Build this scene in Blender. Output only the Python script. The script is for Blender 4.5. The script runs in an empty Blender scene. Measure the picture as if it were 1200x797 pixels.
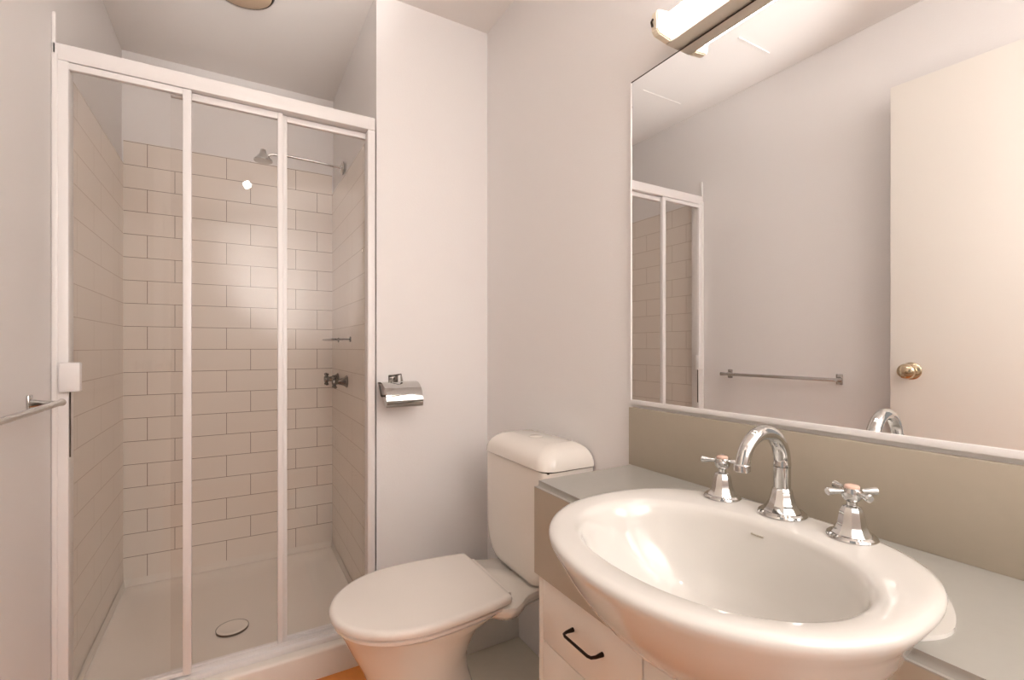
import bpy, bmesh, math
from mathutils import Vector, Matrix
C = bpy.context.scene.collection
PI = math.pi
H = 1.10                       # eye height above the floor; heights below are often given as H + offset

# ------------------------------------------------------------------ camera
cam = bpy.data.cameras.new('camera'); cam.sensor_width = 36; cam.lens = 36 * 557.76 / 1200
cam.shift_y = (406.98 - 398.5) / 1200; cam.clip_start = 0.01
co = bpy.data.objects.new('camera', cam); C.objects.link(co)
co.location = (0, 0, H); co.rotation_euler = (PI / 2, 0, -math.radians(30.1046))
bpy.context.scene.camera = co
# ------------------------------------------------------------------ world, exposure
sc = bpy.context.scene
w = bpy.data.worlds.new('world'); sc.world = w; w.use_nodes = True
bg = w.node_tree.nodes['Background']; bg.inputs[0].default_value = (1.0, 0.97, 0.94, 1); bg.inputs[1].default_value = 0.35
sc.view_settings.view_transform = 'Standard'; sc.view_settings.look = 'None'
sc.view_settings.gamma = 1; sc.view_settings.use_curve_mapping = False
sc.view_settings.exposure = 0.38
TUBE_STRENGTH = 20.0
# added fill spots, bounced off wall and ceiling behind the viewer and ceiling ahead
fl_ = bpy.data.lights.new('rear_bounce_fill', 'SPOT'); fl_.energy = 190; fl_.spot_size = math.radians(100); fl_.spot_blend = .8; fl_.shadow_soft_size = .05
fl_.color = (1, .99, .98)
fo = bpy.data.objects.new('rear_bounce_fill', fl_); C.objects.link(fo); fo.location = (.05, -.25, H + .35)
fo.rotation_euler = Vector((.65, -1, .50)).to_track_quat('-Z', 'Y').to_euler()
fl2 = bpy.data.lights.new('shower_bounce_fill', 'SPOT'); fl2.energy = 190; fl2.spot_size = math.radians(26); fl2.spot_blend = 1.0; fl2.shadow_soft_size = .05
fl2.color = (1, .99, .98)
fo = bpy.data.objects.new('shower_bounce_fill', fl2); C.objects.link(fo); fo.location = (.02, -.62, H)
fo.rotation_euler = Vector((-.0, 1, .62)).to_track_quat('-Z', 'Y').to_euler()

dl = bpy.data.lights.new('downlight_lamp', 'AREA'); dl.shape = 'DISK'; dl.size = .05; dl.spread = math.radians(150); dl.energy = 1.2; dl.color = (1, .995, .985)
do = bpy.data.objects.new('downlight_lamp', dl); C.objects.link(do); do.location = (.07, -.4977, H + 1.1917); do.rotation_euler = (math.radians(90 - 15), 0, math.radians(5))
# ------------------------------------------------------------------ room sizes
XR, XL, YB, YS, XS, ZC = 0.895, -0.429, 1.7455, 2.633, 0.442, H + 1.29
Y0 = -1.0                      # inner face of the wall behind the viewer
YE = -.35                      # end of the vanity and the mirror behind the viewer

# ------------------------------------------------------------------ materials
def srgb(c):
    return tuple(((v / 255) / 12.92 if v / 255 <= .04045 else ((v / 255 + .055) / 1.055) ** 2.4) for v in c) + (1,)
def mat(name, col, rough=.5, metal=0, spec=.5, bump=None, coat=0, vary=0):
    m = bpy.data.materials.new(name); m.use_nodes = True; n = m.node_tree.nodes; l = m.node_tree.links
    b = n['Principled BSDF']; c = srgb(col); b.inputs['Base Color'].default_value = c
    b.inputs['Roughness'].default_value = rough; b.inputs['Metallic'].default_value = metal
    b.inputs['Specular IOR Level'].default_value = spec; b.inputs['Coat Weight'].default_value = coat
    tc = n.new('ShaderNodeTexCoord')
    if bump:
        nz = n.new('ShaderNodeTexNoise'); nz.inputs['Scale'].default_value = bump[0]; nz.inputs['Detail'].default_value = 3
        l.new(tc.outputs['Object'], nz.inputs['Vector'])
        bp = n.new('ShaderNodeBump'); bp.inputs['Strength'].default_value = bump[1]; bp.inputs['Distance'].default_value = .002
        l.new(nz.outputs['Fac'], bp.inputs['Height']); l.new(bp.outputs['Normal'], b.inputs['Normal'])
    if vary:
        nz = n.new('ShaderNodeTexNoise'); nz.inputs['Scale'].default_value = 60; nz.inputs['Detail'].default_value = 4
        l.new(tc.outputs['Object'], nz.inputs['Vector'])
        mx = n.new('ShaderNodeMixRGB'); mx.inputs[1].default_value = tuple(v * (1 - vary) for v in c[:3]) + (1,)
        mx.inputs[2].default_value = tuple(min(1, v * (1 + vary)) for v in c[:3]) + (1,)
        l.new(nz.outputs['Fac'], mx.inputs[0]); l.new(mx.outputs[0], b.inputs['Base Color'])
    return m
M = {}
M['wall'] = mat('wall_paint', (243, 238, 235), .55, bump=(180, .15))
M['ceil'] = mat('ceiling_paint', (246, 240, 235), .7, bump=(150, .1))
M['white_paint'] = mat('white_gloss_paint', (244, 237, 228), .35)
M['frame'] = mat('white_powdercoat', (244, 239, 236), .3, bump=(300, .03))
M['ceramic'] = mat('white_ceramic', (222, 217, 210), .08, coat=.4, bump=(12, .01))
M['pan'] = mat('pan_ceramic', (243, 235, 225), .1, coat=.3, bump=(12, .01))
M['plastic'] = mat('white_plastic', (245, 236, 227), .25, bump=(30, .02))
M['acrylic'] = mat('tray_acrylic', (247, 238, 228), .22, bump=(20, .03))
M['chrome'] = mat('chrome', (202, 201, 199), .07, 1, bump=(25, .02))
M['dark_chrome'] = mat('dark_chrome', (120, 114, 108), .15, 1, bump=(25, .02))
M['bronze'] = mat('dark_bronze', (52, 40, 32), .3, .8, bump=(60, .05))
M['brass'] = mat('nickel_brass', (214, 196, 168), .12, 1, bump=(30, .02))
M['laminate'] = mat('grey_laminate', (168, 164, 156), .32, vary=.03)
M['laminate_dark'] = mat('taupe_bounce_laminate', (180, 168, 150), .4, vary=.03)  # taupe of the upstand; on the fascia it paints in warm floor bounce
M['cabinet'] = mat('cabinet_board', (247, 240, 230), .3, bump=(100, .03))
M['floor'] = mat('orange_vinyl', (238, 152, 76), .3, vary=.06)
M['platform'] = mat('platform_vinyl', (236, 226, 208), .25, vary=.03)
M['paper'] = mat('paper', (248, 246, 244), .9, bump=(400, .2))
M['cream'] = mat('cream_plastic', (240, 228, 206), .35, bump=(60, .03))
M['vent'] = mat('vent_plastic', (216, 190, 162), .5, bump=(60, .03))
M['dark'] = mat('dark_gap', (70, 56, 46), .6, bump=(60, .03))
M['button'] = mat('rose_porcelain', (226, 190, 172), .15, bump=(60, .02))
M['batten'] = mat('batten_enamel', (225, 216, 200), .4, bump=(60, .02))
m = bpy.data.materials.new('mirror_silver'); m.use_nodes = True; b = m.node_tree.nodes['Principled BSDF']
b.inputs['Base Color'].default_value = (.9, .9, .9, 1); b.inputs['Metallic'].default_value = 1; b.inputs['Roughness'].default_value = 0.0
M['mirror'] = m
m = bpy.data.materials.new('shower_glass'); m.use_nodes = True; n = m.node_tree.nodes; l = m.node_tree.links
n.remove(n['Principled BSDF']); tr = n.new('ShaderNodeBsdfTransparent'); tr.inputs[0].default_value = (.985, .98, .975, 1)
gl = n.new('ShaderNodeBsdfGlossy'); gl.inputs['Roughness'].default_value = 0.0
fr = n.new('ShaderNodeFresnel'); fr.inputs[0].default_value = 1.45; mx = n.new('ShaderNodeMixShader')
gg = n.new('ShaderNodeNewGeometry'); iv = n.new('ShaderNodeMath'); iv.operation = 'SUBTRACT'; iv.inputs[0].default_value = 1; l.new(gg.outputs['Backfacing'], iv.inputs[1]); ml = n.new('ShaderNodeMath'); ml.operation = 'MULTIPLY'; l.new(fr.outputs[0], ml.inputs[0]); l.new(iv.outputs[0], ml.inputs[1]); l.new(ml.outputs[0], mx.inputs[0]); l.new(tr.outputs[0], mx.inputs[1]); l.new(gl.outputs[0], mx.inputs[2])
l.new(mx.outputs[0], n['Material Output'].inputs[0]); M['glass'] = m
m = bpy.data.materials.new('lit_tube'); m.use_nodes = True; n = m.node_tree.nodes; l = m.node_tree.links
n.remove(n['Principled BSDF']); em = n.new('ShaderNodeEmission'); em.inputs[0].default_value = (1, .955, .93, 1); em.inputs[1].default_value = TUBE_STRENGTH
l.new(em.outputs[0], n['Material Output'].inputs[0]); M['tube'] = m
m = M['tube'].copy(); m.name = 'lit_lens'; m.node_tree.nodes['Emission'].inputs[1].default_value = 8; M['lens'] = m
def tile_mat(name, axis, off, grout=(150, 124, 106)):
    """glazed 300 x 100 tiles, thin brown grout; axis = the horizontal world axis of the wall"""
    m = bpy.data.materials.new(name); m.use_nodes = True; n = m.node_tree.nodes; l = m.node_tree.links; b = n['Principled BSDF']
    geo = n.new('ShaderNodeNewGeometry'); sp = n.new('ShaderNodeSeparateXYZ'); l.new(geo.outputs['Position'], sp.inputs[0])
    def mth(op, a, v):
        q = n.new('ShaderNodeMath'); q.operation = op; l.new(a, q.inputs[0]); q.inputs[1].default_value = v; return q.outputs[0]
    cb = n.new('ShaderNodeCombineXYZ'); l.new(mth('SUBTRACT', sp.outputs[axis], off), cb.inputs[0])
    l.new(mth('SUBTRACT', sp.outputs[2], H - .016 - 1.3), cb.inputs[1])
    br = n.new('ShaderNodeTexBrick'); l.new(cb.outputs[0], br.inputs['Vector'])
    br.offset = .667; br.offset_frequency = 2; br.squash = 1
    c = srgb((247, 236, 225)); br.inputs['Color1'].default_value = c; br.inputs['Color2'].default_value = tuple(v * .985 for v in c[:3]) + (1,)
    br.inputs['Mortar'].default_value = srgb(grout); br.inputs['Scale'].default_value = 1
    br.inputs['Mortar Size'].default_value = .0011; br.inputs['Mortar Smooth'].default_value = .1
    br.inputs['Brick Width'].default_value = .3; br.inputs['Row Height'].default_value = .1005
    l.new(br.outputs['Color'], b.inputs['Base Color']); b.inputs['Roughness'].default_value = .26
    bp = n.new('ShaderNodeBump'); bp.invert = True; bp.inputs['Strength'].default_value = .4; bp.inputs['Distance'].default_value = .001
    l.new(br.outputs['Fac'], bp.inputs['Height']); l.new(bp.outputs['Normal'], b.inputs['Normal'])
    return m
M['tile_back'] = tile_mat('tile_back', 0, -.339); M['tile_side'] = tile_mat('tile_side', 1, YS - .2, (205, 186, 170))

# ------------------------------------------------------------------ helpers
def finish(bm, name, m, parent=None, smooth=True, loc=None, angle=40):
    bmesh.ops.recalc_face_normals(bm, faces=bm.faces)
    me = bpy.data.meshes.new(name); bm.to_mesh(me); bm.free()
    me.materials.append(M[m] if isinstance(m, str) else m)
    if smooth:
        for p in me.polygons: p.use_smooth = True
        me.set_sharp_from_angle(angle=math.radians(angle))
    o = bpy.data.objects.new(name, me); C.objects.link(o)
    if parent: o.parent = parent
    if loc:                                   # mesh built in parent/world space: move the origin only
        me.transform(Matrix.Translation(-Vector(loc))); o.location = loc
    return o
def thing(name, label, cat, loc=(0, 0, 0), group=None):
    o = bpy.data.objects.new(name, None); o.empty_display_size = .05; C.objects.link(o); o.location = loc
    return tag(o, label, cat, group)
def tag(o, label, cat, group=None):
    o['label'] = label; o['category'] = cat
    if group: o['group'] = group
    return o
def struct(o, label=None):
    o['kind'] = 'structure'
    if label: o['label'] = label
    return o
def box(bm, x0, x1, y0, y1, z0, z1, bev=0, seg=2):
    r = bmesh.ops.create_cube(bm, size=1)
    vs = r['verts']
    for v in vs: v.co = Vector(((x0 + x1) / 2 + v.co.x * (x1 - x0), (y0 + y1) / 2 + v.co.y * (y1 - y0), (z0 + z1) / 2 + v.co.z * (z1 - z0)))
    if bev:
        es = list({e for v in vs for e in v.link_edges})
        bmesh.ops.bevel(bm, geom=es, offset=bev, segments=seg, affect='EDGES', profile=.5)
    return bm
def B(*a, **k): return box(bmesh.new(), *a, **k)
def loft(bm, rings, cap0=True, cap1=True, closed=True):
    vr = [[bm.verts.new(p) for p in r] for r in rings]
    n = len(rings[0])
    for a, b in zip(vr, vr[1:]):
        for i in range(n if closed else n - 1):
            j = (i + 1) % n
            bm.faces.new((a[i], a[j], b[j], b[i]))
    if cap0: bm.faces.new(list(reversed(vr[0])))
    if cap1: bm.faces.new(vr[-1])
    return bm
def lathe(bm, prof, cx=0, cy=0, seg=32, axis='z', base=(0, 0, 0), rot=0):
    """prof = [(radius, height)...]; axis: z up, or x / y for horizontal"""
    rings = []
    for r, h in prof:
        ring = []
        for i in range(seg):
            a = 2 * PI * i / seg + rot; p, q = max(r, 1e-5) * math.cos(a), max(r, 1e-5) * math.sin(a)
            v = {'z': (p, q, h), 'x': (h, p, q), 'y': (q, h, p), '-x': (-h, q, p), '-y': (p, -h, q)}[axis]
            ring.append(Vector(base) + Vector(v) + Vector((cx, cy, 0)))
        rings.append(ring)
    op = prof[0] == prof[-1]            # a closed section is a ring: no end caps
    return loft(bm, rings, not op, not op)
def tube(bm, pts, r, seg=14):
    pts = [Vector(p) for p in pts]; rr = r if isinstance(r, (list, tuple)) else [r] * len(pts)
    rings = []; up = None
    for i, p in enumerate(pts):
        t = (pts[min(i + 1, len(pts) - 1)] - pts[max(i - 1, 0)]).normalized()
        if up is None:
            up = Vector((0, 0, 1)) if abs(t.z) < .9 else Vector((0, 1, 0))
        u = (up - t * up.dot(t)).normalized(); up = u; v = t.cross(u)
        rings.append([p + (u * math.cos(2 * PI * k / seg) + v * math.sin(2 * PI * k / seg)) * rr[i] for k in range(seg)])
    return loft(bm, rings)
def prism(bm, poly, axis, a, b):
    """extrude polygon (list of 2D points) along axis from a to b"""
    f = {'z': lambda p, h: (p[0], p[1], h), 'x': lambda p, h: (h, p[0], p[1]), 'y': lambda p, h: (p[0], h, p[1])}[axis]
    return loft(bm, [[Vector(f(p, a)) for p in poly], [Vector(f(p, b)) for p in poly]])
def sgnpow(v, e): return math.copysign(abs(v) ** e, v)

# ================================================================== the room
T = .1
struct(finish(B(XL - T, XR + T, Y0 - T, YB + .0, -.08, 0), 'floor', 'floor', smooth=False))
struct(finish(B(XL - T, XS + T, YB, YS + T, -.08, .0), 'floor_shower', 'floor', smooth=False))
struct(finish(B(XL - T, XR + T, Y0 - T, YS + T, ZC, ZC + .08), 'ceiling', 'ceil', smooth=False))
bm = B(XL - T, XL, .045, YS + T, 0, ZC); box(bm, XL - T, XL, Y0 - T, -.79, 0, ZC); box(bm, XL - T, XL, -.79, .045, 2.09, ZC)
struct(finish(bm, 'wall_left', 'wall', smooth=False))
struct(finish(B(XR, XR + T, Y0 - T, YB + T, 0, ZC), 'wall_right', 'wall', smooth=False))
struct(finish(B(XS, XR, YB, YS + T, 0, ZC), 'wall_back', 'wall', smooth=False))
struct(finish(B(XL, XS, YS, YS + T, 0, ZC), 'wall_shower', 'wall', smooth=False))
struct(finish(B(XL - T, XR + T, Y0 - T, Y0, 0, ZC), 'wall_front', 'wall', smooth=False))
bm = B(XL - T - .01, XL + .01, .026, .044, 0, 2.07, bev=.002); box(bm, XL - T - .01, XL + .01, -.789, -.77, 0, 2.07, bev=.002)
box(bm, XL - T - .01, XL + .01, -.789, .044, 2.07, 2.089, bev=.002)
struct(finish(bm, 'trim_1', 'white_paint'), 'white door frame around the doorway')
struct(finish(B(XL - 1.3, XL - T, Y0 - T, .6, -.08, 0), 'floor_hall', 'floor', smooth=False))
# tiling inside the shower, a little proud of the plaster, to 2 m
TZ = H + .898; tt = .007
struct(finish(B(XL + tt, XS - tt, YS - tt, YS - .0001, .02, TZ), 'wall_tiles_back', 'tile_back', smooth=False))
struct(finish(B(XL + .0001, XL + tt, YB + .02, YS - .0001, .02, TZ - .10), 'wall_tiles_left', 'tile_side', smooth=False))
struct(finish(B(XS - tt, XS - .0001, YB + .02, YS - .0001, .02, TZ - .10), 'wall_tiles_right', 'tile_side', smooth=False))
struct(finish(B(XL + .0005, XL + .009, YB - .022, YB - .008, 0, TZ + .005, bev=.002), 'trim_2', 'frame'), 'white tile edge strip on the left wall beside the shower screen')
# faint plasterboard joints on the ceiling
struct(finish(B(-.26, .011, 1.733, 1.736, ZC - .0012, ZC - .0002), 'trim_3', 'ceil', smooth=False))
struct(finish(B(-.24, -.03, 1.236, 1.243, ZC - .004, ZC - .0002), 'trim_4', 'frame', smooth=False))
# low platform behind and under the toilet, and the boxed pipes along the back wall
struct(finish(B(.30, XR, .93, 1.494, 0, .043, bev=.003), 'floor_platform', 'platform', smooth=True))
struct(finish(B(.47, XR, 1.494, YB, 0, .20, bev=.003), 'wall_pipe_box', 'white_paint', smooth=True))

# ------------------------------------------------------------------ door, folded back along the left wall
ang = 0     # hinge (-.302,.04) -> edge (-.252,.80)
hx, hy, ex, ey = -.367, .05, -.3175, .822
L = math.hypot(ex - hx, ey - hy); th = math.atan2(ey - hy, ex - hx)
d = bpy.data.objects.new('door_1', None); C.objects.link(d); d.location = (hx, hy, .012); d.rotation_euler = (0, 0, th); struct(d, 'cream painted door folded back against the left wall, seen in the mirror')
finish(B(0, L, 0, .035, 0, 2.048, bev=.0015), 'door_leaf', 'white_paint', d)   # local +y points to the left wall
kb = thing('x', '', ''); bpy.data.objects.remove(kb)
zk = H - .085 - .012
bm = lathe(bmesh.new(), [(0, -.004), (.031, -.004), (.031, .003), (.026, .006), (.011, .008), (.010, .022), (.016, .028), (.025, .038), (.0275, .048), (.025, .058), (.016, .064), (0, .066)], axis='-y', base=(L - .062, -.0, zk), seg=36)
k = finish(bm, 'door_knob', 'brass', d); k['label'] = 'shiny nickel door knob'
bm = lathe(bmesh.new(), [(0, 0), (.031, 0), (.031, .006), (.026, .009), (.010, .011), (.010, .018), (.022, .028), (.025, .034), (.022, .042), (0, .045)], axis='y', base=(L - .062, .035, zk), seg=32)
finish(bm, 'door_knob', 'brass', d)
finish(B(L - .0005, L + .0015, .006, .029, zk - .028, zk + .028, bev=.0004), 'latch_plate', 'dark_chrome', d)
for hz in (.25, 1.0, 1.75):
    finish(lathe(bmesh.new(), [(0, 0), (.006, 0), (.006, .09), (0, .09)], base=(-.004, .0, hz), seg=16), 'hinge', 'dark_chrome', d)

# ================================================================== shower
def shower():
    # tray with a raised lip and a dished floor
    t = thing('shower_tray', 'white acrylic shower tray with a raised front lip behind the sliding screen', 'shower tray', (0, 2.2, 0))
    x0, x1, y0, y1 = XL + tt, XS - tt, YB - .058, YS - tt
    def ring(ix, iy0, iy1, z, r=.03, n=6):
        a0, a1, b0, b1 = x0 + ix, x1 - ix, y0 + iy0, y1 - iy1; out = []
        for cx, cy, s in ((a1 - r, b0 + r, -PI / 2), (a1 - r, b1 - r, 0), (a0 + r, b1 - r, PI / 2), (a0 + r, b0 + r, PI)):
            for i in range(n + 1):
                a = s + PI / 2 * i / n; out.append(Vector((cx + r * math.cos(a), cy + r * math.sin(a), z)))
        return out
    R = [ring(0, 0, 0, 0, .004), ring(0, 0, 0, .083, .004), ring(.002, .003, 0, .0905, .004), ring(.006, .010, .004, .094, .004),
         ring(.012, .10, .010, .094, .01), ring(.020, .112, .018, .088, .02), ring(.030, .125, .030, .052, .03), ring(.05, .15, .05, .042, .05), ring(.12, .22, .12, .037, .05),
         ring(.40, .42, .40, .033, .02)]
    R[4] = ring(.008, .10, .006, .094, .01)
    # the rim against the tiles is low: the tray wall meets the tiles 45 mm above the floor
    for rg in R[3:6]:
        for v in rg:
            if v.y > YB + .05: v.z = min(v.z, .060)
    o = finish(loft(bmesh.new(), R), 'tray_body', 'acrylic', t, angle=50)
    o.location = (0, -2.2, 0)
    dr = finish(lathe(bmesh.new(), [(0, .036), (.052, .036), (.053, .043), (.046, .0455), (.040, .044), (.012, .042), (0, .042)], cx=-.012, cy=2.085 - 2.2), 'drain_cover', 'acrylic', t)
    rg = finish(lathe(bmesh.new(), [(.0530, .036), (.0545, .036), (.0545, .0432), (.0530, .0432), (.0530, .036)], cx=-.012, cy=2.085 - 2.2, seg=40), 'drain_ring', 'dark_chrome', t)
    rg['label'] = 'thin dark metal ring round the drain'
shower()

def screen():
    t = thing('shower_screen', 'white framed three-panel sliding shower screen with clear glass', 'shower screen', (0, YB, .094))
    Z0, Z1 = .094, H + .822
    fx0, fx1 = XL + .001, .432
    P = lambda n, m, bm, par=t, lab=None: _p(n, m, bm, par, lab)
    def _p(n, m, bm, par, lab):
        o = finish(bm, n, m, par); o.location = -Vector((0, YB, .094)) if par == t else Vector((0, 0, 0))
        if lab: o['label'] = lab
        return o
    yf, yb = YB - .022, YB + .028
    P('head_rail', 'frame', B(fx0, fx1, yf, yb, Z1 - .045, Z1, bev=.003))
    bm = B(fx0, fx0 + .034, yf, yb, Z0 + .03, Z1 - .045, bev=.003); box(bm, fx0, fx0 + .012, yf - .004, yf + .01, Z0 + .03, Z1 - .03, bev=.002)
    P('wall_jamb', 'frame', bm)
    P('wall_jamb', 'frame', B(fx1 - .026, fx1, yf, yb, Z0 + .03, Z1 - .045, bev=.003))
    bm = B(fx0, fx1, yf - .004, yb, Z0, Z0 + .016, bev=.003)
    box(bm, fx0 + .03, fx1 - .024, YB - .006, YB - .003, Z0 + .014, Z0 + .028); box(bm, fx0 + .03, fx1 - .024, YB + .012, YB + .015, Z0 + .014, Z0 + .028)
    P('sill_rail', 'frame', bm)
    # each panel: pane, stiles, top and bottom rails
    def panel(xa, xb, y, sl, sr, top=.018, lab=None):
        p = finish(B(xa + sl * .5, xb - sr * .5, y - .0025, y + .0025, Z0 + .030, Z1 - .052), 'glass_pane', 'glass', t, smooth=False)
        p.location = -Vector((0, YB, .094))
        if sr: P('stile', 'frame', B(xb - sr, xb, y - .010, y + .010, Z0 + .022, Z1 - .047, bev=.002))
        if sl: P('stile', 'frame', B(xa, xa + sl, y - .010, y + .010, Z0 + .022, Z1 - .047, bev=.002))
        P('panel_rail', 'frame', B(xa + sl, xb - sr, y - .008, y + .008, Z1 - .047 - top, Z1 - .047, bev=.0015))
        P('panel_rail', 'frame', B(xa + sl, xb - sr, y - .006, y + .006, Z0 + .022, Z0 + .033, bev=.001))
    panel(fx0 + .030, -.116, YB - .012, 0, .022)
    panel(-.17, .1345, YB + .006, .0, .016, .022)
    panel(.128, fx1 - .014, YB + .021, .020, 0, .02)
    P('seal', 'dark', B(.1205, .1285, YB + .013, YB + .0155, Z0 + .03, Z0 + .10), lab='dark rubber seal end')
    P('seal', 'dark', B(fx0 + .0345, fx0 + .0370, YB - .016, YB - .0125, H - .30, H - .118), lab='dark rubber seal strip')
    P('pull_handle', 'frame', B(fx0 + .018, fx0 + .062, yf - .02, yf + .004, H - .121, H - .041, bev=.004))
screen()

# shower rose on its arm, two taps, wire shelf on the right-hand shower wall
wx = XS - tt
t = thing('shower_rose', 'chrome shower rose on a straight wall arm high in the shower', 'shower head', (wx, 2.33, H + .84))
finish(lathe(bmesh.new(), [(0, 0), (.030, 0), (.030, .004), (.022, .010), (.012, .013), (0, .013)], axis='-x'), 'wall_flange', 'chrome', t)
finish(tube(bmesh.new(), [(-.005, 0, 0), (-.1, 0, .006), (-.24, 0, .010), (-.30, 0, .004), (-.325, 0, -.012)], .006), 'arm', 'chrome', t)
finish(lathe(bmesh.new(), [(0, .018), (.010, .018), (.013, .006), (.016, -.002), (.030, -.018), (.037, -.026), (.037, -.032), (.033, -.033), (0, -.031)], cx=-.333, cy=0), 'rose', 'chrome', t)
def cross_tap(t, axis, R=1.0):
    """wall tap: flange, body, four-arm handle; built along -x"""
    finish(lathe(bmesh.new(), [(0, 0), (.028, 0), (.028, .003), (.020, .012), (.014, .028), (.012, .038), (0, .038)], axis='-x', seg=24), 'flange', 'dark_chrome', t)
    bm = lathe(bmesh.new(), [(0, .036), (.009, .036), (.014, .046), (.016, .056), (.013, .064), (0, .066)], axis='-x', seg=20)
    for k in range(4):
        a = PI / 4 + k * PI / 2; u = Vector((0, math.cos(a), math.sin(a)))
        tube(bm, [Vector((-.054, 0, 0)) + u * .008, Vector((-.054, 0, 0)) + u * .026, Vector((-.054, 0, 0)) + u * .034], [.004, .005, .0075], 10)
    finish(bm, 'cross_handle', 'dark_chrome', t)
for y, lab in ((2.24, 'chrome cross-handled shower tap nearer the screen'), (2.46, 'chrome cross-handled shower tap nearer the back tiles')):
    t = thing('shower_tap', lab, 'tap', (wx, y, H - .155), 'pair of shower wall taps'); cross_tap(t, 'x')
t = thing('soap_shelf', 'slim dark chrome soap shelf on the right shower wall above the taps', 'shelf', (wx, 2.3, H + .035))
bm = tube(bmesh.new(), [(0, -.14, 0), (-.06, -.14, 0), (-.075, -.125, 0), (-.075, .125, 0), (-.06, .14, 0), (0, .14, 0)], .0035, 8)
for k in range(6): tube(bm, [(-.001 - .0125 * k - .006, -.139, -.001), (-.001 - .0125 * k - .006, .139, -.001)], .0015, 6)
finish(bm, 'wire_basket', 'dark_chrome', t)
for y in (-.14, .14): finish(lathe(bmesh.new(), [(0, 0), (.012, 0), (.012, .004), (0, .006)], axis='-x', base=(0, y, 0), seg=16), 'wall_fixing', 'dark_chrome', t)

# exhaust vent on the shower ceiling
t = thing('ceiling_vent', 'round beige vent cover on the ceiling in front of the shower', 'vent', (.018, 1.955, ZC))
bm = lathe(bmesh.new(), [(.088, -.0), (.105, 0), (.106, -.006), (.101, -.013), (.092, -.014), (.088, -.008), (.088, -.0)], seg=48)
finish(bm, 'rim', 'bronze', t)['label'] = 'dark brown rim'
bm = bmesh.new()
lathe(bm, [(0, -.002), (.088, -.002), (.096, -.015), (.084, -.022), (.0, -.028)], seg=48)
finish(bm, 'cover', 'vent', t)

# ================================================================== towel rail on the left wall
t = thing('towel_rail', 'thin chrome towel rail on the left wall between door and shower', 'towel rail', (XL, 1.3, H - .136))
bm = bmesh.new(); y0, y1 = 1.045 - 1.3, 1.570 - 1.3
tube(bm, [(.056, y0 - .012, 0), (.056, y0, 0), (.056, y1 - .02, 0), (.056, y1 + .004, 0)], [.0085, .0075, .0075, .0095], 16)
finish(bm, 'bar', 'chrome', t)
for y in (y0, y1 - .012):
    finish(B(.0003, .006, y - .013, y + .013, -.022, .022, bev=.002), 'wall_plate', 'chrome', t)
    finish(tube(bmesh.new(), [(.004, y, 0), (.03, y, 0), (.052, y, 0)], [.012, .007, .006], 12), 'post', 'chrome', t)

# ================================================================== toilet
CY = 1.25
t = thing('toilet', 'white close-coupled toilet with closed lid beside the vanity', 'toilet', (.45, CY, .043))
OFF = Vector((.45, CY, .043))
def tp(n, m, bm, par=None, lab=None, angle=40):
    o = finish(bm, n, m, par or t, angle=angle)
    if par is None: o.location = -OFF
    if lab: o['label'] = lab
    return o
def egg(xf, xb, hw, z, rear=None, n=48, nf=2.0, nb=5, cx=None):
    """plan outline: round front (towards -x), squarer back"""
    cx = cx if cx is not None else xf + (xb - xf) * .50; out = []
    rear = hw if rear is None else rear
    for i in range(n):
        a = 2 * PI * i / n; c, s = math.cos(a), math.sin(a)
        if c < 0: x = cx + sgnpow(c, 2 / nf) * (cx - xf); y = sgnpow(s, 2 / nf) * hw
        else:
            x = cx + sgnpow(c, 2 / nb) * (xb - cx); k = (x - cx) / (xb - cx)
            y = sgnpow(s, 2 / nb) * (hw + (rear - hw) * k * k)
        out.append(Vector((x, CY + y, z)))
    return out
zl = H - .66
# lid
def dee(ins, z, xf=.200, xb=.640, hw=.181, hr=.155, rc=.014):
    """plan of the lid: half ellipse in front, gently tapering sides, straight back with small corners"""
    cx = .410; out = []; xf += ins; xb -= ins; hw -= ins; hr -= ins
    for i in range(33):
        a = PI / 2 + PI * i / 32; out.append((cx + math.cos(a) * (cx - xf), math.sin(a) * hw))
    side = []
    for i in range(1, 9):
        k = i / 8 * (1 - rc / (xb - cx)); side.append((cx + k * (xb - cx), hw + (hr - hw) * k * k))
    cor = [(xb - rc + rc * math.sin(b), side[-1][1] - rc + rc * math.cos(b)) for b in (PI / 8, PI / 4, 3 * PI / 8, PI / 2)]
    up = side + cor
    pts = out + [(x, -y) for x, y in up] + [(x, y) for x, y in reversed(up)]
    return [Vector((x, CY + y, z)) for x, y in pts]
R = [dee(.008, zl - .024), dee(.002, zl - .020), dee(0, zl - .012), dee(.0015, zl - .005), dee(.006, zl - .001), dee(.014, zl)]
tp('lid', 'plastic', loft(bmesh.new(), R))
# seat ring below the lid
R = [dee(.016, zl - .040), dee(.010, zl - .037), dee(.009, zl - .030), dee(.013, zl - .0265)]
tp('seat', 'plastic', loft(bmesh.new(), R))
# hinge block
bm = B(.628, .655, CY - .12, CY + .12, zl - .040, zl - .010, bev=.006)
tp('hinge', 'plastic', bm)
# pan: from foot up to the rim, then the rear deck that carries the cistern
zb = .043; zr = zl - .041
prof = [(0, .322, .60, .100, 3.0), (.012, .314, .605, .104, 3.0), (.10, .312, .585, .100, 2.6), (.17, .300, .565, .104, 2.3), (.225, .280, .565, .117, 2.2), (.28, .252, .585, .139, 2.3), (.32, .234, .61, .152, 2.6)]
top = zr - zb
R = [egg(a, b, w_, zb + h * top / .352, w_ * .95 if h < .2 else w_ * .85, nb=e, cx=.44) for h, a, b, w_, e in prof]
R += [egg(.222, .645, .163, zr - .010, .14, nb=4, cx=.43), egg(.219, .655, .166, zr - .003, .14, nb=5, cx=.43), egg(.224, .65, .160, zr, .135, nb=5, cx=.43)]
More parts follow.
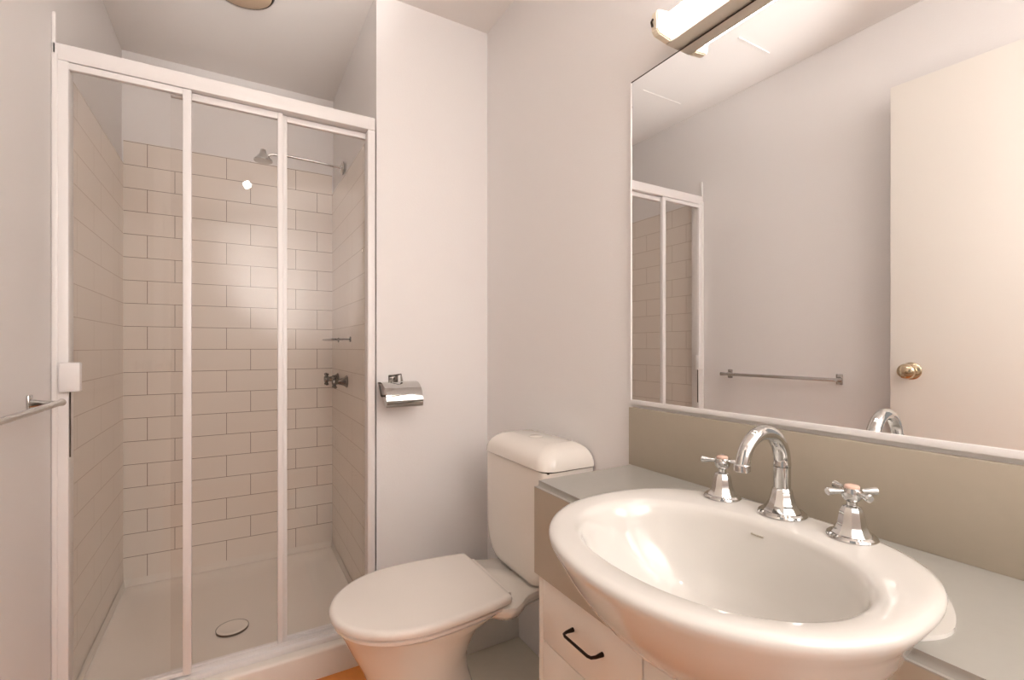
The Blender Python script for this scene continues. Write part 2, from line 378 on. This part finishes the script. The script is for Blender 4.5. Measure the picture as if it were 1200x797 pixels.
# keep the skirt behind the bowl narrow
tp('pan', 'pan', loft(bmesh.new(), R), angle=60)
deck = []
for z, i in ((zr - .030, .022), (zr - .018, .006), (zr - .008, .0), (zr + .006, 0), (zr + .013, .005)):
    pl = [(.585, -.125 + i), (.615, -.160 + i), (.645, -.168 + i), (.675, -.150 + i), (.70, -.128 + i), (.74, -.118 + i), (.885, -.112 + i), (.885, .112 - i), (.74, .118 - i), (.70, .128 - i), (.675, .150 - i), (.645, .168 - i), (.615, .160 - i), (.585, .125 - i)]
    deck.append([Vector((x, CY + y, z)) for x, y in pl])
bm = loft(bmesh.new(), deck); bmesh.ops.bevel(bm, geom=[e for e in bm.edges], offset=.004, segments=2, affect='EDGES')
tp('rear_deck', 'pan', bm, angle=70)
# cistern: rounded bottom corners, profile in y-z extruded in x with rounded front
def cis_ring(x, inset, hw=.183, zt=H - .345, zb_=H - .688):
    pts = []; hw -= inset; zt2 = zt; zb2 = zb_ + inset; r = .085; n = 10
    pts.append((-hw, zt2)); pts.append((-hw + .003, zb2 + .25))
    for i in range(n + 1):
        a = PI + PI / 2 * i / n; pts.append((-hw + .006 + r + r * math.cos(a), zb2 + r * 1.1 + r * 1.1 * math.sin(a)))
    for i in range(n + 1):
        a = -PI / 2 + PI / 2 * i / n; pts.append((hw - .006 - r + r * math.cos(a), zb2 + r * 1.1 + r * 1.1 * math.sin(a)))
    pts.append((hw - .003, zb2 + .25)); pts.append((hw, zt2))
    return [Vector((x, CY + y, z)) for y, z in pts]
xc = .722
bm = loft(bmesh.new(), [cis_ring(xc, .030), cis_ring(xc + .0015, .018), cis_ring(xc + .006, .009), cis_ring(xc + .016, .003), cis_ring(xc + .032, 0), cis_ring(.888, 0)])
cis = tp('cistern', 'pan', bm, angle=60)
def rr(x0, x1, y0, y1, z, r, n=8, rb=.008):
    out = []
    for cx, cy, s, q in ((x1 - rb, y0 + rb, -PI / 2, rb), (x1 - rb, y1 - rb, 0, rb), (x0 + r, y1 - r, PI / 2, r), (x0 + r, y0 + r, PI, r)):
        for i in range(n + 1):
            a = s + PI / 2 * i / n; out.append(Vector((cx + q * math.cos(a), cy + q * math.sin(a), z)))
    return out
zt = H - .343; R = []
for dz, ins in ((0, .004), (.002, 0), (.016, .001), (.030, .006), (.043, .015), (.053, .028), (.060, .046), (.064, .07)):
    R.append(rr(xc - .006 + ins, .892 - ins * .35, CY - .188 + ins, CY + .188 - ins, zt + dz, max(.045 - ins * .5, .012)))
cl = tp('cistern_lid', 'pan', loft(bmesh.new(), R), angle=60)
bm = lathe(bmesh.new(), [(0, 0), (.022, 0), (.022, .0012), (.020, .0020), (0, .0024)], cx=.81, cy=CY, base=(0, 0, zt + .0645), seg=32)
tp('flush_button', 'pan', bm)
finish(B(xc - .0015 + .012, .886, CY - .180, CY + .180, zt - .004, zt + .0006), 'lid_shadow_gap', 'dark', t).location = -OFF

# ================================================================== vanity
XF, YC, ZT = .583, .905, H - .302            # counter front, left end, top surface
ZF = H - .508                                # bottom of the deep fascia
def basin_outline(s, z, n=96, ox=0., grow=0.):
    cx, cy = .560, .428; out = []
    for i in range(n):
        a = 2 * PI * i / n; c, sn = math.cos(a), math.sin(a)
        if c < 0: ax, e = .211 * s + grow, 2.05
        else: ax, e = .216 * s + grow, 2.6
        out.append(Vector((cx + ox + sgnpow(c, 2 / e) * ax, cy + sgnpow(sn, 2 / e) * (.238 * s + grow), z)))
    return out
def outline_y_at(x, s=1.0, grow=0., ox=0.):
    p = basin_outline(s, 0, 720, ox, grow); ys = [v.y for v in p if abs(v.x - x) < .004]; return (min(ys), max(ys)) if ys else None
# counter top slab with the basin cut-out opening at the front
cut = [v for v in basin_outline(.875, 0, 144) if v.x > XF + .002]
cut = sorted(cut, key=lambda v: math.atan2(v.y - .428, v.x - .56))      # from small y to large y round the back
poly = [(XF, YE), (XR - .0005, YE), (XR - .0005, YC), (XF, YC)]
ylo, yhi = cut[0].y, cut[-1].y
poly += [(XF, yhi)] + [(v.x, v.y) for v in reversed(cut)] + [(XF, ylo)]
bm = prism(bmesh.new(), poly, 'z', ZT - .014, ZT)
es = [e for e in bm.edges if all(abs(v.co.z - ZT) < 1e-5 and abs(v.co.x - XF) < 1e-4 for v in e.verts)]
bmesh.ops.bevel(bm, geom=es, offset=.012, segments=5, affect='EDGES')
ct = thing('countertop', 'grey laminate vanity counter with deep front fascia, holding the basin', 'countertop', (XF, .4, ZF))
o = finish(bm, 'slab', 'laminate', ct); o.location = -Vector((XF, .4, ZF))
# fascia in the y-z plane, notched where the bowl pushes through
nn = []; K = 24
bowl = [(0, .91), (-.02, .88), (-.04, .838), (-.06, .785), (-.08, .72), (-.10, .635), (-.12, .54), (-.14, .44), (-.16, .33), (-.175, .22)]
def bowl_scale(z):                           # z below ZT
    for (z0, s0), (z1, s1) in zip(bowl, bowl[1:]):
        if z <= z0 and z >= z1: return s0 + (s1 - s0) * (z - z0) / (z1 - z0)
    return 0
fz = ZT - .014
def notch(z):
    s = bowl_scale(z - ZT)
    return None if s <= .12 else outline_y_at(XF + .006, s * .985, ox=.05 * min(1, (ZT - z) / .17))
lev = [fz - i * .02 for i in range(0, 9)]
ns = [(z, notch(z)) for z in lev]; ns = [(z, q) for z, q in ns if q]
poly = [(YE, ZF), (YC, ZF), (YC, fz)] + [(q[1], z) for z, q in ns] + [(q[0], z) for z, q in reversed(ns)] + [(YE, fz)]
o = finish(prism(bmesh.new(), poly, 'x', XF, XF + .018), 'fascia', 'laminate_dark', ct, smooth=False); o.location = -Vector((XF, .4, ZF))  # browner than the slab: warm bounce from the floor put into its colour
o = finish(B(XF + .018, XR - .001, YC - .018, YC, ZF, fz), 'end_panel', 'laminate_dark', ct, smooth=False); o.location = -Vector((XF, .4, ZF))
tag(finish(B(XR - .016, XR - .0005, YE, .914, ZT, H - .155, bev=.001), 'splashback', 'laminate_dark', loc=(XR - .008, .45, ZT)), 'taupe laminate upstand strip along the wall under the mirror', 'splashback')

# cabinet
vc = thing('vanity_cabinet', 'cream vanity cabinet with drawers and doors under the counter', 'cabinet', (.6, .45, 0))
VO = Vector((.6, .45, 0))
def vp(n, m, bm, lab=None, par=None):
    o = finish(bm, n, m, par or vc)
    if par is None: o.location = -VO
    if lab: o['label'] = lab
    return o
xd = .593                                     # drawer faces
bm = B(xd + .002, XR - .001, YC - .018 - .0, YC - .001, .10, ZF - .001, bev=.001)
box(bm, xd + .02, XR - .001, YE, YC - .018, .10, .118); box(bm, xd + .02, XR - .001, .575, .591, .118, ZF - .001); box(bm, xd + .02, XR - .001, YE, YE + .018, .118, ZF - .001)
box(bm, xd + .05, XR - .001, YE, YC - .02, 0, .10)
vp('carcass', 'cabinet', bm)
dz = [(ZF - .144, ZF - .003), (ZF - .292, ZF - .147), (.105, ZF - .295)]
def handle(par, y0, y1, z, vertical=False):
    x = xd; bm = bmesh.new()
    if vertical: A_, B_ = Vector((x, y0, z)), Vector((x, y0, z + .096))
    else: A_, B_ = Vector((x, y0, z)), Vector((x, y1, z))
    o = Vector((-.028, 0, 0)); q = (B_ - A_).normalized() * .010
    tube(bm, [A_, A_ + o * .6, A_ + o * .9 + q * .3, A_ + o + q, B_ + o - q, B_ + o * .9 - q * .3, B_ + o * .6, B_], [.0048, .0032, .003, .003, .003, .003, .0032, .0048], 10)
    h = finish(bm, 'handle', 'bronze', par); h['label'] = 'dark bronze bow handle'
for z0, z1 in dz:
    dr = vp('drawer', 'cabinet', B(xd, xd + .018, .585, YC - .021, z0, z1, bev=.0012))
    h0 = handle(dr, .685, .775, z0 + (z1 - z0) * .55 if z1 - z0 < .2 else z1 - .065)
for y0, y1 in ((.2785, .5815), (YE + .002, .2755)):
    dd = vp('door', 'cabinet', B(xd, xd + .018, y0, y1, .105, ZF - .003, bev=.0012))
    handle(dd, (y1 - .03) if y0 < .1 else (y0 + .03), 0, ZF - .16, True)

# basin
RB = []
zt_ = ZT
for dz_, s in ((-.184, .05), (-.183, .13), (-.175, .22), (-.16, .33), (-.14, .44), (-.12, .54), (-.10, .635), (-.08, .72), (-.06, .785), (-.04, .838), (-.02, .88), (0, .912), (.010, .937), (.020, .965), (.028, .982), (.034, .986), (.038, .975), (.040, .95), (.0405, .92)):
    RB.append(basin_outline(s, zt_ + dz_, ox=.05 * min(1, max(0, -dz_) / .17)))
def inner(sf, z, ox=0):
    cx, cy = .548, .426; out = []
    for i in range(96):
        a = 2 * PI * i / 96; c, sn = math.cos(a), math.sin(a)
        ax = .150 if c < 0 else .140
        out.append(Vector((cx + ox + sgnpow(c, 2 / 2.1) * ax * sf, cy + sgnpow(sn, 2 / 2.15) * .190 * sf, z)))
    return out
RB += [inner(1.04, zt_ + .039), inner(1.0, zt_ + .036), inner(.965, zt_ + .028), inner(.935, zt_ + .010, .002), inner(.87, zt_ - .025, .008), inner(.76, zt_ - .060, .018), inner(.60, zt_ - .090, .028), inner(.40, zt_ - .110, .034), inner(.17, zt_ - .122, .036), inner(.08, zt_ - .124, .036)]
bs = thing('wash_basin', 'large oval white ceramic semi-recessed basin set in the vanity counter', 'basin', (.56, .428, ZT))
BO = Vector((.56, .428, ZT))
def bp(n, m, bm, lab=None, angle=70):
    o = finish(bm, n, m, bs, angle=angle); o.location = -BO
    if lab: o['label'] = lab
    return o
bp('bowl', 'ceramic', loft(bmesh.new(), RB))
# flange resting on the counter round the back half
fl = [Vector((.56 + sgnpow(math.cos(a), 2 / 2.5) * .260, .428 + sgnpow(math.sin(a), 2 / 2.5) * .236, 0)) for a in [2 * PI * k / 144 for k in range(144)]]
fl = [v for v in fl if v.x > XF + .013]
for v in fl:
    q = min(1, max(0, (v.x - XF - .013) / .07)); v.y = .428 + (v.y - .428) * (1 - .115 * (1 - q) ** 2)
fl.sort(key=lambda v: math.atan2(v.y - .428, v.x - .56))
fi = [v for v in basin_outline(.89, 0, 144) if v.x > XF + .013]; fi.sort(key=lambda v: math.atan2(v.y - .428, v.x - .56))
if True:
    pl = [(v.x, v.y) for v in fl] + [(v.x, v.y) for v in reversed(fi)]
    bm = prism(bmesh.new(), pl, 'z', ZT + .0002, ZT + .005)
    bp('flange', 'ceramic', bm, None, 30)
bp('waste', 'chrome', lathe(bmesh.new(), [(0, -.128), (.026, -.126), (.027, -.1195), (.022, -.1175), (.018, -.120), (0, -.1205)], cx=.584, cy=.426, base=(0, 0, ZT)))
# tiny grey maker's mark on the back slope of the bowl
import random
random.seed(3)
bm = bmesh.new(); y = .4455
for k in range(6):
    wl = .0022 + random.random() * .0008
    box(bm, .6790, .6832, y - wl, y, ZT + .0170, ZT + .0183 + (.0006 if k == 0 else 0)); y -= wl + .0007
mk = bp('maker_mark', 'laminate_dark', bm, 'small dark lettering mark'); MK = mk

# taps
def octo(bm, prof, seg=8, rot=PI / 8, base=(0, 0, 0)): return lathe(bm, prof, seg=seg, rot=rot, base=base)
def basin_tap(loc, lab, rz):
    t = thing('basin_tap', lab, 'tap', loc, 'pair of cross-handled basin taps'); t.rotation_euler = (0, 0, rz)
    bm = octo(bmesh.new(), [(0, .003), (.0275, .003), (.0250, .006), (.0205, .012), (.0175, .020), (.0158, .030), (.0142, .038), (.0115, .043), (.0075, .045), (0, .045)], 10, 0)
    lathe(bm, [(0, 0), (.0295, 0), (.0305, .002), (.0295, .0045), (.0270, .0065), (0, .0065)], seg=40)
    finish(bm, 'bell_base', 'chrome', t, angle=25)
    bm = lathe(bmesh.new(), [(0, .044), (.0065, .044), (.0065, .050), (.0095, .052), (.0125, .057), (.0135, .064), (.0120, .069), (0, .069)], seg=24)
    finish(bm, 'spindle', 'chrome', t)
    for k in range(4):
        a = k * PI / 2; u = Vector((math.cos(a), math.sin(a), 0)); b0 = Vector((0, 0, .064))
        finish(tube(bmesh.new(), [b0 + u * .010, b0 + u * .018, b0 + u * .030, b0 + u * .0335, b0 + u * .035], [.0030, .0033, .0052, .0055, .0040], 14), 'handle_arm', 'chrome', t)
    finish(lathe(bmesh.new(), [(0, .0685), (.0095, .0685), (.0095, .071), (.0075, .0730), (0, .0738)], seg=24), 'index_button', 'button', t)['label'] = 'rose coloured porcelain button'
zd = ZT + .0395
basin_tap((.735, .535, zd), 'chrome basin tap with cross handle, the one nearer the toilet', math.radians(35))
basin_tap((.735, .333, zd), 'chrome basin tap with cross handle, right of the spout, away from toilet', math.radians(60))
t = thing('basin_spout', 'chrome gooseneck spout between the two basin taps', 'spout', (.742, .434, zd))
bm = octo(bmesh.new(), [(0, .003), (.0315, .003), (.0285, .006), (.0235, .012), (.0190, .021), (.0160, .032), (.0145, .040), (.0125, .043), (0, .043)], 10, 0)
lathe(bm, [(0, 0), (.0335, 0), (.0348, .0025), (.0335, .005), (.0305, .0072), (0, .0072)], seg=40)
finish(bm, 'bell_base', 'chrome', t, angle=25)
finish(tube(bmesh.new(), [(0, 0, .040), (0, 0, .06), (0, 0, .0755)], .0125, 20), 'column', 'chrome', t)
Rr = .050; pts = [(0, 0, .0765), (0, 0, .080)]
for i in range(0, 25):
    a = PI * i / 24 * .92; pts.append((-Rr + Rr * math.cos(a), 0, .083 + Rr * math.sin(a)))
pts.append((-2 * Rr - .0005, 0, .089))
finish(tube(bmesh.new(), pts, [.0128] * 2 + [.0125 - .0025 * i / 24 for i in range(25)] + [.0098], 22), 'gooseneck', 'chrome', t)
finish(lathe(bmesh.new(), [(0, 0), (.0095, 0), (.0115, .002), (.0115, .010), (.0095, .012), (0, .012)], cx=-2 * Rr - .001, cy=0, base=(0, 0, .080), seg=24), 'aerator', 'chrome', t)

# ================================================================== mirror and lamp
mr = thing('mirror', 'wide frameless wall mirror above the vanity upstand', 'mirror', (XR, .45, H - .141))
MO = Vector((XR, .45, H - .141))
o = finish(B(XR - .006, XR - .0008, YE, .914, H - .136, H + .686), 'mirror_glass', 'mirror', mr, smooth=False); o.location = -MO
o = finish(B(XR - .009, XR - .0005, YE, .9155, H - .147, H - .1355, bev=.001), 'bottom_rail', 'frame', mr); o.location = -MO; o['label'] = 'white bottom trim strip'
o = finish(B(XR - .008, XR - .0005, .914, .9175, H - .1355, H + .686), 'edge_strip', 'frame', mr, smooth=False); o.location = -MO
o = finish(B(XR - .0065, XR - .0005, YE, .9155, H + .686, H + .6885), 'top_edge', 'dark', mr, smooth=False); o.location = -MO

lt = thing('wall_light', 'white fluorescent batten light fixed just above the mirror', 'light', (XR, .4, H + .69))
LO = Vector((XR, .4, H + .69))
def lp(n, m, bm, lab=None):
    o = finish(bm, n, m, lt); o.location = -LO
    if lab: o['label'] = lab
    return o
ly0, ly1 = -.12, .765
lp('batten', 'batten', B(XR - .045, XR - .0005, ly0, ly1, H + .6905, H + .755, bev=.002))
lp('tube', 'tube', lathe(bmesh.new(), [(0, ly0 + .02), (.0080, ly0 + .02), (.0080, ly1 - .018), (0, ly1 - .018)], axis='y', base=(XR - .076, 0, H + .722), seg=20), 'glowing white tube')
for y, s in ((ly1, -1), (ly0, 1)):
    pl = [(XR - .092, H + .704), (XR - .092, H + .742), (XR - .084, H + .750), (XR - .0455, H + .757), (XR - .0455, H + .690), (XR - .084, H + .695)]
    bm = prism(bmesh.new(), pl, 'y', y - .018 * (s < 0), y + .018 * (s > 0)); bmesh.ops.bevel(bm, geom=list(bm.edges), offset=.0025, segments=2, affect='EDGES')
    lp('lampholder', 'cream', bm)
if True:
    bm = tube(bmesh.new(), [(XR - .093, ly1 - .006, H + .729), (XR - .097, ly1 - .006, H + .722), (XR - .094, ly1 - .006, H + .712)], .0025, 8)
    lp('holder_clip', 'bronze', bm, 'small dark metal clip')

cl_ = thing('ceiling_spotlight', 'small white adjustable spotlight on the ceiling behind the viewer', 'light', (.07, -.55, ZC))
finish(lathe(bmesh.new(), [(0, -.0005), (.045, -.0005), (.044, -.014), (.038, -.018), (0, -.018)], seg=36), 'ceiling_rose', 'frame', cl_)
finish(tube(bmesh.new(), [(0, 0, -.016), (0, 0, -.075)], .006, 12), 'stem', 'frame', cl_)
hd = finish(lathe(bmesh.new(), [(0, -.045), (.018, -.045), (.029, -.03), (.032, .042), (.030, .044), (.028, .041), (.027, .030), (0, .030)], axis='y', seg=36), 'lamp_head', 'frame', cl_)
hd.location = (0, .01, -.085); hd.rotation_euler = (math.radians(-15), 0, math.radians(5))
ln = finish(lathe(bmesh.new(), [(0, .0305), (.026, .0305), (.026, .034), (0, .034)], axis='y', seg=36), 'lens', 'lens', hd)
# ================================================================== toilet roll holder on the back wall
RX, RZ = .515, H - .128
t = thing('toilet_roll_holder', 'chrome toilet roll holder with flap on the wall beside the shower', 'toilet roll holder', (RX, YB, RZ))
finish(B(-.03, .005, -.006, -.0003, -.004, .026, bev=.002), 'wall_plate', 'dark_chrome', t)
bm = tube(bmesh.new(), [(-.028, -.004, .020), (-.02, -.02, .024), (.004, -.045, .030), (.006, -.05, .004)], [.004, .003, .003, .004], 10)
finish(bm, 'bracket', 'dark_chrome', t)
def flap(z0, n=14):
    out = []
    return out
ring = []
pa = [(-.012, .000), (-.03, .003), (-.052, .001), (-.075, -.008), (-.094, -.024), (-.106, -.045), (-.110, -.066), (-.106, -.080)]
rings = []
for x in (-.066, .066):
    top_ = [(y, z) for y, z in pa]; bot = [(y + .0022, z - .0018) for y, z in reversed(pa)]
    rings.append([Vector((x, y, z)) for y, z in top_ + bot])
finish(loft(bmesh.new(), rings), 'cover_flap', 'chrome', t)
finish(tube(bmesh.new(), [(-.07, -.055, -.045), (.07, -.055, -.045)], .004, 10), 'spindle', 'dark_chrome', t)
finish(tube(bmesh.new(), [(-.070, -.055, -.045), (-.070, -.03, -.01), (-.070, -.010, -.002), (.070, -.010, -.002), (.070, -.03, -.01), (.070, -.055, -.045)], .003, 8), 'wire_frame', 'dark_chrome', t)
bm = lathe(bmesh.new(), [(.014, -.052), (.040, -.052), (.0405, -.050), (.0405, .050), (.040, .052), (.014, .052), (.014, -.052)], axis='x', base=(0, 0, 0), seg=36)
tag(finish(bm, 'toilet_roll', 'paper'), 'white toilet paper roll under the chrome holder flap', 'toilet roll').location = (RX, YB - .055, RZ - .045)
